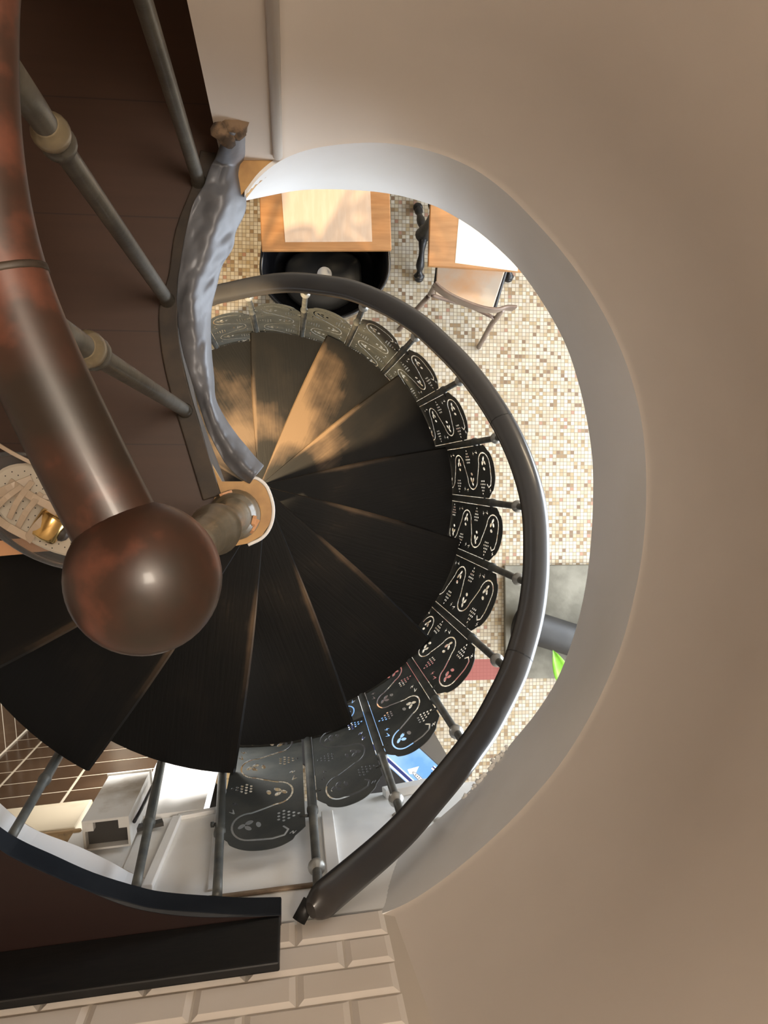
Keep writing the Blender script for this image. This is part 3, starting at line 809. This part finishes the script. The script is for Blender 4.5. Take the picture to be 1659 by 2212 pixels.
# lead sheet dressed over the floor edge
Lp = [(492, 283), (470, 330), (452, 372), (440, 405), (415, 440), (402, 500), (392, 560), (385, 610), (383, 660), (388, 710), (397, 760), (412, 810), (428, 860), (442, 905), (458, 950), (478, 988), (502, 1018), (530, 1038), (541, 1043)]
Rp_ = [(526, 286), (529, 325), (520, 368), (528, 412), (529, 455), (508, 500), (502, 535), (478, 575), (466, 620), (455, 665), (453, 715), (455, 765), (460, 815), (463, 860), (482, 900), (508, 938), (532, 967), (553, 992), (569, 1008)]
LA = crom([Vector((u, v, 0)) for u, v in Lp], 5); RA = crom([Vector((u, v, 0)) for u, v in Rp_], 5)
bm = bmesh.new(); grid = []
ns = 16
for i, (a, b) in enumerate(zip(LA, RA)):
    row = []
    for j in range(ns + 1):
        s = j / ns; q = a.lerp(b, s)
        D = 1.345 - .014 * math.sin(PI * s) + .075 * max(0, s - .45) ** 1.3
        lift = max(0, 1.345 - (1.36 * 682 / (1027 - min(q.y, 420)) - .028))
        n1 = noise.noise(Vector((q.x * .018, q.y * .011, 1.7))); n2 = noise.noise(Vector((q.x * .045, q.y * .03, 5.1)))
        n3 = noise.noise(Vector((q.x * .1 + q.y * .05, q.y * .06, 9.3)))
        fold = .010 * n1 + .008 * n2 + .004 * n3 + .004 * math.sin(s * 9 + i * .12)
        row.append(bm.verts.new(at(q.x, q.y, D - lift - fold)))
    grid.append(row)
for A, B in zip(grid, grid[1:]):
    for j in range(ns): bm.faces.new((A[j], A[j + 1], B[j + 1], B[j]))
ld = obj('lead_flashing', bm, 'lead', smooth=True)
md = ld.modifiers.new('thick', 'SOLIDIFY'); md.thickness = .003; md.offset = -1
sd = ld.modifiers.new('sub', 'SUBSURF'); sd.levels = 1; sd.render_levels = 1
tag(ld, 'crumpled grey lead sheet strip dressed over the landing edge beside the stairwell', 'lead sheet')
# torn plaster at its top end
bm = bmesh.new()
for u, v, r in ((480, 285, .016), (500, 272, .018), (515, 268, .016), (512, 285, .013), (493, 298, .012)):
    c_ = at(u, v, 1.225)
    t_ = bmesh.ops.create_icosphere(bm, subdivisions=2, radius=r, matrix=Matrix.Translation(c_))
    for w in t_['verts']: w.co += (w.co - c_) * .5 * noise.noise(w.co * 90)
tag(obj('trim_13', bm, 'torn', smooth=True), kind='structure')

# ------------------------------------------------------------------ clear bowl basket on the landing
bk = empty('clear_basket', 'clear plastic bowl-shaped basket with pale straps and gold piece, left of the red rail knob', 'basket')
bc = at(112, 1104, 1.33); zb = ZL + .004; R_ = .1
c_ = flat(bc, zb)
ovd = math.atan2(-.5, .86)
OV = Matrix.Translation(c_) @ Matrix.Rotation(ovd, 4, 'Z') @ Matrix.Diagonal((1.27, .74, 1, 1))
bm = bmesh.new()
lathe(bm, [(0, 0), (R_ * .86, 0), (R_ * .95, .008), (R_, .02), (R_ * 1.01, .045), (R_ * .97, .047), (R_ * .955, .022), (R_ * .90, .012), (R_ * .8, .006), (0, .006)], 48)
bm.transform(OV); obj('bowl', bm, 'clear', bk, True)
bm = bmesh.new(); lathe(bm, [(0, .008), (R_ * .80, .008), (R_ * .82, .011), (R_ * .78, .013), (0, .013)], 40); bm.transform(OV); ins = obj('insert_disc', bm, 'insole', bk)
bm = bmesh.new()
for i in range(-11, 12):
    for k in range(-8, 9):
        x, y = i * .0105 + (k % 2) * .005, k * .0105
        if (x / 1.27) ** 2 + (y / .74) ** 2 < (R_ * .74) ** 2: lathe(bm, [(0, .0), (.0011, .0), (.0011, .0006), (0, .0006)], 6, c_ + Matrix.Rotation(ovd, 3, 'Z') @ Vector((x, y, 0)) + Vector((0, 0, .0128)))
tag(obj('perforation', bm, 'darkbit', ins), kind='stuff')
def px_strap(a, b, w, dz, nm='strap', m='strap'):
    A = at(a[0], a[1], 1.31 - dz); B = at(b[0], b[1], 1.31 - dz); bm = bmesh.new()
    sweep(bm, crom([A, (A + B) / 2 + Vector((0, 0, .012)), B], 4), [(-w / 2, -.0015), (w / 2, -.0015), (w / 2, .0015), (-w / 2, .0015)])
    o = obj(nm, bm, m, bk); return bevel(o, .001)
for a, b, w, dz in (((-30, 1080), (70, 1035), .014, 0), ((20, 1040), (130, 1105), .012, .006), ((-20, 1110), (70, 1165), .012, .006), ((70, 1040), (20, 1120), .009, .01), ((90, 1065), (38, 1140), .009, .012), ((118, 1100), (58, 1168), .014, .008), ((-20, 1060), (110, 1075), .008, -.002), ((48, 1050), (-10, 1100), .009, .012)):
    px_strap(a, b, w, dz)
px_strap((-30, 944), (84, 1008), .006, .004, 'rim_strip')
bm = bmesh.new(); ga, gb = at(90, 1160, 1.31), at(122, 1112, 1.31)
lathe(bm, [(0, 0), (.020, 0), (.022, .004), (.022, (gb - ga).length - .004), (.020, (gb - ga).length), (0, (gb - ga).length)], 24, ga, gb - ga); obj('gold_cap', bm, 'gold', bk, True)
bm = bmesh.new(); lathe(bm, [(0, 0), (.014, .001), (.010, .01), (0, .012)], 12, at(132, 1150, 1.315)); obj('dark_lump', bm, 'darkbit', bk, True)

# ------------------------------------------------------------------ ground floor furniture
ZT = .73; DTb = CZ - ZT
def table(name, label, fl, fr, depth, px_foot=None):
    t = empty(name, label, 'table', 'oak cafe tables')
    A, B = at(*fl, DTb), at(*fr, DTb); d = (B - A).normalized(); b = Vector((-d.y, d.x, 0))
    bm = bmesh.new(); prism(bm, [A, B, B + b * depth, A + b * depth], .03); tp = bevel(obj('table_top', bm, 'oak', t), .004)
    return t, A, B, d, b
def trestle(t, foot0, foot1, topz, zoff=.0):
    """cast iron leg: floor bar with bulbous toes, knuckled column"""
    a, b = foot0, foot1; mid = (a + b) / 2; bm = bmesh.new()
    P = [a, a.lerp(mid, .3) + Vector((0, 0, .05)), mid + Vector((0, 0, .16)), b.lerp(mid, .3) + Vector((0, 0, .05)), b]
    tube(bm, crom(P, 6), .02, 10, scale=[1.0 + .25 * math.sin(i * 1.3) + .35 * (abs(i - 12) > 10) for i in range(25)])
    for q in (a, b): lathe(bm, [(0, -.025), (.022, -.022), (.028, 0), (.020, .02), (0, .026)], 12, q)
    lathe(bm, [(.03, .14), (.042, .18), (.026, .22), (.036, .26), (.024, .30), (.022, .55), (.034, .60), (.026, topz - .05), (.06, topz - .031 + zoff)], 14, flat(mid, 0))
    return obj('cast_leg', bm, 'castiron', t, True)
t1, A, B, d, b = table('cafe_table', 'oak cafe table with kraft paper mat above the black tub chair', (565, 541), (846, 540), .70)
for x in (.08, .54):
    m_ = A + d * x + b * .36; trestle(t1, flat(m_ - b * .27, .03), flat(m_ + b * .27, .03), ZT)
t2, A2, B2, d2, b2_ = table('cafe_table', 'oak cafe table with white paper mat beside the worn plywood chair', (925, 574), (1150, 588), .70)
trestle(t2, flat(at(905, 600, 4.66), .03), flat(at(903, 448, 4.66), .03), ZT)
trestle(t2, flat(at(1098, 600, 4.66), .03), flat(at(1098, 448, 4.66), .03), ZT)
bm = bmesh.new(); prism(bm, [at(u, v, DTb - .0012) for u, v in ((616, 523), (804, 522), (799, 385), (606, 388))], .0008)
tag(obj('paper_mat', bm, 'paper'), 'brown kraft paper place mat on the oak table above the tub chair', 'place mat', 'paper mats on the tables')
bm = bmesh.new(); prism(bm, [at(u, v, DTb - .0012) for u, v in ((983, 568), (1118, 586), (1135, 462), (993, 448))], .0008)
tag(obj('paper_mat', bm, 'paper2'), 'white paper place mat on the oak table beside the plywood chair', 'place mat', 'paper mats on the tables')

# tub chair
tc_ = empty('tub_chair', 'black glossy tub chair with white disc, tucked under the left oak table', 'chair')
rim_px = [(562, 552), (561, 590), (576, 632), (608, 664), (652, 686), (697, 693), (745, 686), (790, 664), (822, 632), (842, 592), (843, 548), (835, 505), (795, 478), (702, 470), (610, 478), (570, 508)]
DR = CZ - .66
rimP = crom([at(u, v, DR) for u, v in rim_px], 4, closed=True)
cen = sum((p for p in rimP), Vector()) / len(rimP)
def ringof(s, z, sh=0.): return [Vector((cen.x + (p.x - cen.x) * s, cen.y + (p.y - cen.y) * s + sh, z + 0 * p.z)) for p in rimP]
def loft(bm, rings, close_a=True, close_b=True):
    V = [[bm.verts.new(p) for p in r] for r in rings]; n = len(V[0])
    for A_, B_ in zip(V, V[1:]):
        for i in range(n): bm.faces.new((A_[i], A_[(i + 1) % n], B_[(i + 1) % n], B_[i]))
    if close_a: bm.faces.new(V[0])
    if close_b: bm.faces.new(V[-1])
bm = bmesh.new(); loft(bm, [ringof(.62, .06), ringof(.74, .14), ringof(.90, .40), ringof(.98, .60), ringof(1.0, .65), ringof(.985, .66), ringof(.95, .655), ringof(.90, .60), ringof(.84, .46), ringof(.80, .40)])
obj('shell', bm, 'blackgloss', tc_, True)
bm = bmesh.new(); loft(bm, [ringof(.62, .401), ringof(.62, .425), ringof(.58, .437), ringof(.3, .44)]); obj('seat_cushion', bm, 'seatgrey', tc_, True)
bm = bmesh.new(); loft(bm, [ringof(.56, .0), ringof(.56, .06)]); obj('plinth', bm, 'castiron', tc_)
dc = at(701, 592, CZ - .447)
bm = bmesh.new(); lathe(bm, [(0, 0), (.037, 0), (.037, .003), (0, .003)], 28, dc - Vector((0, 0, .004))); obj('round_badge', bm, 'whitedisc', tc_)

# plywood chair
pc = empty('plywood_chair', 'worn plywood chair with brown tube frame, pushed under the right oak table', 'chair')
Ds = CZ - .46
bm = bmesh.new(); prism(bm, [at(u, v, Ds) for u, v in ((940, 637), (1062, 676), (1092, 582), (1104, 545), (955, 540), (944, 580))], .014); bevel(obj('seat', bm, 'ply', pc), .004)
bm = bmesh.new()
for q in (((940, 622), (946, 575), (957, 530)), ((1066, 672), (1094, 578), (1108, 535))):
    tube(bm, [at(u, v, Ds + .02) for u, v in q], .011, 10)
    o_ = obj('seat_rail', bm, 'blackp', pc, True); bm = bmesh.new()
bm.free()
for q in (((941, 616, 3.88), (934, 628, 4.06), (925, 641, 4.24), (893, 676, 4.46), (862, 712, 4.68)), ((1085, 668, 3.9), (1075, 684, 4.08), (1062, 700, 4.25), (1047, 727, 4.46), (1034, 750, 4.68))):
    bm = bmesh.new(); tube(bm, crom([at(*x) for x in q], 4), .0135, 12); obj('leg', bm, 'tube', pc, True)
for q in (((957, 535, Ds + .02), (960, 520, 4.68)), ((1100, 545, Ds + .02), (1072, 540, 4.68))):
    bm = bmesh.new(); tube(bm, [at(*x) for x in q], .0125, 12); obj('leg', bm, 'tube', pc, True)
bm = bmesh.new(); cr_ = crom([at(u, v, 3.87) for u, v in ((937, 613), (948, 624), (972, 640), (1010, 657), (1045, 668), (1072, 670), (1092, 665), (1112, 666))], 5)
sweep(bm, cr_, [(-.006, -.045), (.006, -.045), (.007, .04), (.003, .045), (-.003, .045), (-.007, .04)]); bevel(obj('backrest', bm, 'tube', pc), .002)
bm = bmesh.new(); tube(bm, crom([at(*q) for q in ((932, 637, 4.12), (965, 648, 4.13), (1010, 660, 4.13), (1068, 687, 4.12))], 5), .010, 10); obj('back_stretcher', bm, 'tube', pc, True)

# stone slab, pipe, plant
bm = bmesh.new(); sp = [at(1090, 1222, 4.66), at(1420, 1219, 4.66), at(1430, 1466, 4.66), at(1092, 1466, 4.66)]
prism(bm, [Vector((p.x, p.y, .03)) for p in sp], .03)
tag(bevel(obj('stone_slab', bm, 'slab'), .006, 2), 'grey stone slab lying on the mosaic floor under the handrail', 'slab')
pa, pb = at(1118, 1345, 4.56), at(1330, 1412, 4.56); dirp = flat(pb - pa, 0).normalized()
bm = bmesh.new(); lathe(bm, [(.07, 0), (.094, 0), (.094, .52), (.07, .52)], 32, flat(pa, .125), dirp)
tag(obj('dark_pipe', bm, 'pipe'), 'thick dark grey pipe lying across the grey stone slab', 'pipe'); smooth_by_angle(bpy.data.objects['dark_pipe'], 40)
pl = empty('potted_plant', 'plant with a bright green leaf over the grey stone slab', 'plant')
pp = flat(at(1345, 1520, 4.5), .0)
bm = bmesh.new(); lathe(bm, [(0, 0), (.07, 0), (.095, .17), (.105, .17), (.105, .2), (.09, .2), (.085, .16), (0, .16)], 24, pp); obj('pot', bm, 'pot', pl)
bm = bmesh.new(); lathe(bm, [(0, .161), (.084, .161), (.05, .175), (0, .18)], 20, pp); obj('soil', bm, 'soil', pl)
tip = at(1200, 1436, 4.28)
def leaf(base, tip_, w):
    bm = bmesh.new(); d_ = tip_ - base; s_ = d_.cross(UPV).normalized(); n = 10; rws = []
    for i in range(n + 1):
        t = i / n; ww = w * math.sin(PI * min(1, t * 1.0)) ** .8 * (1 - .25 * t) if 0 < t < 1 else .0008
        c_ = base + d_ * t + UPV * .03 * math.sin(PI * t)
        rws.append([bm.verts.new(c_ + s_ * ww * x + UPV * (.012 * abs(x) * (1 if t < 1 else 0))) for x in (-1, -.5, 0, .5, 1)])
    for A_, B_ in zip(rws, rws[1:]):
        for j_ in range(4): bm.faces.new((A_[j_], A_[j_ + 1], B_[j_ + 1], B_[j_]))
    o = obj('leaf', bm, 'leaf', pl, True); m_ = o.modifiers.new('t', 'SOLIDIFY'); m_.thickness = .0015; return o
for tp, w in ((at(1194, 1404, 4.25), .05), (flat(pp, .5) + Vector((.22, .05, 0)), .04), (flat(pp, .48) + Vector((-.02, -.22, 0)), .04), (flat(pp, .55) + Vector((.12, -.2, 0)), .04)):
    base = flat(pp, .36) + (flat(tp, 0) - flat(pp, 0)) * .5; base.z = tp.z + .01
    if w > .045: base = at(1220, 1488, 4.24)
    bm = bmesh.new(); tube(bm, crom([flat(pp, .17), flat(pp, .34) + (flat(tp, 0) - flat(pp, 0)) * .12, base], 5), .003, 8); obj('stalk', bm, 'stem', pl, True)
    leaf(base, tp, w)

# blue printed cabinet
cab = empty('blue_cabinet', 'blue printed cabinet with white and navy stripes, below the lowest pierced panels', 'cabinet')
Dc = CZ - .92
q = [at(u, v, Dc) for u, v in ((745, 1466), (1012, 1712))]
e1 = (q[1] - q[0]); Lc = e1.length; e1.normalize(); e2 = Vector((e1.y, -e1.x, 0))     # e2 points to the lower left of the photo
if (at(850, 1665, Dc) - q[0]).dot(e2) < 0: e2 = -e2
Wc = .42
bm = bmesh.new(); prism(bm, [q[0], q[1], q[1] + e2 * Wc, q[0] + e2 * Wc], .90)
bevel(obj('body', bm, 'blackp', cab), .006)
def cpt(px, lift=.0): p_ = at(*px, Dc); return Vector((p_.x, p_.y, CZ - Dc + lift))
def dec(name, poly, m, lift, parent):
    bm = bmesh.new(); prism(bm, [p_ + UPV * lift for p_ in poly], .0006); return obj(name, bm, m, parent)
def strip(a, b_, l0, l1): return [q[0] + e1 * l0 + e2 * a, q[0] + e1 * l1 + e2 * a, q[0] + e1 * l1 + e2 * b_, q[0] + e1 * l0 + e2 * b_]
wst = (cpt((849, 1664)) - q[0]).dot(e2)
pan = dec('printed_panel', strip(.004, wst, .0, Lc), 'blue', .0010, cab)
dec('stripe', strip(wst - .012, wst - .004, 0, Lc), 'whitep', .0018, pan); dec('stripe', strip(wst - .026, wst - .013, 0, Lc), 'navyp', .0018, pan); dec('stripe', strip(wst - .032, wst - .027, 0, Lc), 'whitep', .0018, pan)
ps = (cpt((933, 1658)) - q[0])
l0, w0_ = ps.dot(e1), ps.dot(e2)
dec('stripe', strip(w0_ - .002, w0_ + .006, l0, Lc), 'whitep', .0018, pan); dec('stripe', strip(w0_ - .008, w0_ - .003, l0, Lc), 'navyp', .0018, pan); dec('stripe', strip(w0_ - .014, w0_ - .009, l0, Lc), 'whitep', .0018, pan)
dec('dark_figure', [cpt(x) for x in ((931, 1667), (957, 1688), (950, 1697), (931, 1680))], 'blackp', .0016, pan)
dec('purple_patch', [cpt(x) for x in ((931, 1681), (948, 1697), (932, 1702), (922, 1690))], 'purple', .0014, pan)
bm = bmesh.new(); lathe(bm, [(.0, 0), (.011, 0), (.011, .0006), (0, .0006)], 20, cpt((930, 1692), .0016)); obj('printed_ball', bm, 'ball', pan)
def ov(px, a, b_, m, lift, nm, par=pan):
    c_ = cpt(px, lift); bm = bmesh.new(); V = [c_ + e1 * a * math.cos(t * PI / 12) + e2 * b_ * math.sin(t * PI / 12) for t in range(24)]; prism(bm, V, .0006); return obj(nm, bm, m, par)
ov((905, 1680), .043, .010, 'greyp', .0014, 'oval_label'); ov((905, 1680), .038, .007, 'whitep', .0020, 'oval_label')
for i in range(5):
    ov((898 + i * 3.6, 1673.5 + i * 3.3), .0022, .004, 'darkbit', .0026, 'oval_mark')
dec('sky_patch', [cpt(x) for x in ((880, 1662), (905, 1655), (897, 1672), (885, 1672))], 'whitep', .0013, pan)
dec('red_patch', [cpt(x) for x in ((800, 1508), (840, 1540), (832, 1548), (795, 1515))], 'chip', .0013, pan)
dec('sky_patch', [cpt(x) for x in ((770, 1500), (800, 1525), (788, 1540), (762, 1518))], 'whitep', .0013, pan)

# chequered box and black bag south of the pier
cb_ = empty('chequered_box', 'small brown and tan chequered box beside the black bag, beyond the white pier', 'box')
bp = at(478, 1655, 4.45)
bm = bmesh.new(); box(bm, (bp.x, bp.y, .12), .16, .2, .24, .7); obj('box_body', bm, 'diamond', cb_)
bm = bmesh.new()
for i, k in ((-1, 0), (0, 1), (1, 0), (0, -1), (1, 2), (-1, -2)):
    c_ = Vector((bp.x, bp.y, .241)) + Matrix.Rotation(.7, 3, 'Z') @ Vector((i * .04, k * .05, 0)); box(bm, c_, .04, .05, .002, .7)
obj('check_patch', bm, 'diamond2', cb_)
bgp = at(476, 1752, 4.5)
bm = bmesh.new(); lathe(bm, [(0, 0), (.10, 0), (.12, .1), (.11, .2), (.06, .26), (.03, .28), (0, .285)], 20, flat(bgp, 0))
for v in bm.verts: v.co += Vector((0, 0, 0)) + Vector(noise.noise_vector(v.co * 9)) * .012
tag(obj('black_bag', bm, 'blackp', smooth=True), 'black bag on the mosaic floor beyond the white pier', 'bag')

# white duct with open dark end on the brown tiles
du = empty('white_duct', 'white metal duct box with open dark end in front of the brown tiles', 'duct')
ptl, ptr = onS(176, 1776, .07), onS(272, 1776, .07)
zt_ = ptl.z; zb_ = onS(275, 1672, .07).z
x0, x1 = ptl.dot(SD), ptr.dot(SD)
bm = bmesh.new(); th2 = .005
Sbox(bm, x0, x1, zb_, zt_, .066, .071); Sbox(bm, x0, x1, zb_, zt_, .008, .012)
Sbox(bm, x0, x0 + th2, zb_, zt_, .012, .066); Sbox(bm, x1 - th2, x1, zb_, zt_, .012, .066)
Sbox(bm, x0 - .004, x1 + .004, zb_ - .006, zb_, .008, .075)
obj('casing', bm, 'grimy', du)
bm = bmesh.new(); Sbox(bm, x0 + th2, x1 - th2, zb_ + .05, zt_ - .022, .0125, .0655); obj('dark_core', bm, 'darkbit', du)
bm = bmesh.new(); Sbox(bm, x0 + th2, x0 + .022, zt_ - .02, zt_ - .001, .048, .0655); obj('end_clip', bm, 'grimy', du); bm = bmesh.new(); Sbox(bm, x1 - .022, x1 - th2, zt_ - .02, zt_ - .001, .048, .0655); obj('end_clip', bm, 'grimy', du)
bm = bmesh.new(); tube(bm, crom([Spt(x1 + .006, zt_ - .02, .05), Spt(x1 + .012, zt_ - .08, .055), Spt(x1 + .012, zb_ + .03, .05)], 5), .004, 8); obj('cable', bm, 'blackp', du, True)
bm = bmesh.new(); a_, b_ = onS(290, 1790, .012), onS(352, 1776, .012)
sweep(bm, [a_, b_], [(-.004, -.012), (.004, -.012), (.004, .012), (-.004, .012)]); tag(obj('trim_14', bm, 'darkbit'), kind='structure')

# ------------------------------------------------------------------ light
def area(name, loc, target, sx_, sy_, power, col, spread=PI):
    l_ = bpy.data.lights.new(name, 'AREA'); l_.shape = 'RECTANGLE'; l_.size = sx_; l_.size_y = sy_; l_.energy = power; l_.color = col; l_.spread = spread
    o = bpy.data.objects.new(name, l_); COL.objects.link(o); o.location = loc
    o.rotation_euler = (Vector(target) - Vector(loc)).to_track_quat('-Z', 'Y').to_euler(); return o
area('daylight', (3.35, -.35, 1.65), (0, -.35, 1.5), 4.8, 2.4, 410, (.86, .93, 1.0))
area('daylight_south', (3.2, -2.7, 1.9), (0, .6, 3.2), 1.0, 1.9, 130, (.88, .94, 1.0))
area('shop_lamp', (1.4, 1.6, 2.95), (1.2, 1.3, 0), .5, .5, 22, (1.0, .80, .55))
area('pier_fill', Spt((xw1 + xs(455, 1700)) / 2, 2.45, .35), Spt((xw1 + xs(455, 1700)) / 2, 2.4, 0), .25, .3, 6, (1, .97, .92))  # unseen fill added to brighten the white pier, no fixture
def spot(name, loc, target, power, col, size, blend=.4, rad=.04):
    l_ = bpy.data.lights.new(name, 'SPOT'); l_.energy = power; l_.color = col; l_.spot_size = math.radians(size); l_.spot_blend = blend; l_.shadow_soft_size = rad
    o = bpy.data.objects.new(name, l_); COL.objects.link(o); o.location = loc
    o.rotation_euler = (Vector(target) - Vector(loc)).to_track_quat('-Z', 'Y').to_euler(); return o
spot('stair_lamp', (-.60, -.24, 2.92), (-.07, .41, 1.5), 430, (1.0, .75, .44), 42, .3, .03)
area('landing_lamp', (.42, .16, zt - .06), (-.1, .1, ZL), .45, .45, 38, (1.0, .865, .71))
w = bpy.data.worlds.new('world'); S.world = w; w.use_nodes = True
w.node_tree.nodes['Background'].inputs[0].default_value = (.75, .85, 1, 1); w.node_tree.nodes['Background'].inputs[1].default_value = .35

# ------------------------------------------------------------------ camera
cam = bpy.data.cameras.new('camera'); co = bpy.data.objects.new('camera', cam); COL.objects.link(co)
co.matrix_world = Matrix.Translation((0, 0, CZ)) @ ROT.to_4x4()
cam.sensor_fit = 'VERTICAL'; cam.sensor_height = 24; cam.lens = 24 * F / H; cam.clip_start = .02
S.camera = co
S.view_settings.view_transform = 'Standard'; S.view_settings.look = 'None'; S.view_settings.gamma = 1; S.view_settings.exposure = 0
S.view_settings.use_curve_mapping = False
S.cycles.max_bounces = 8; S.cycles.sample_clamp_indirect = 6
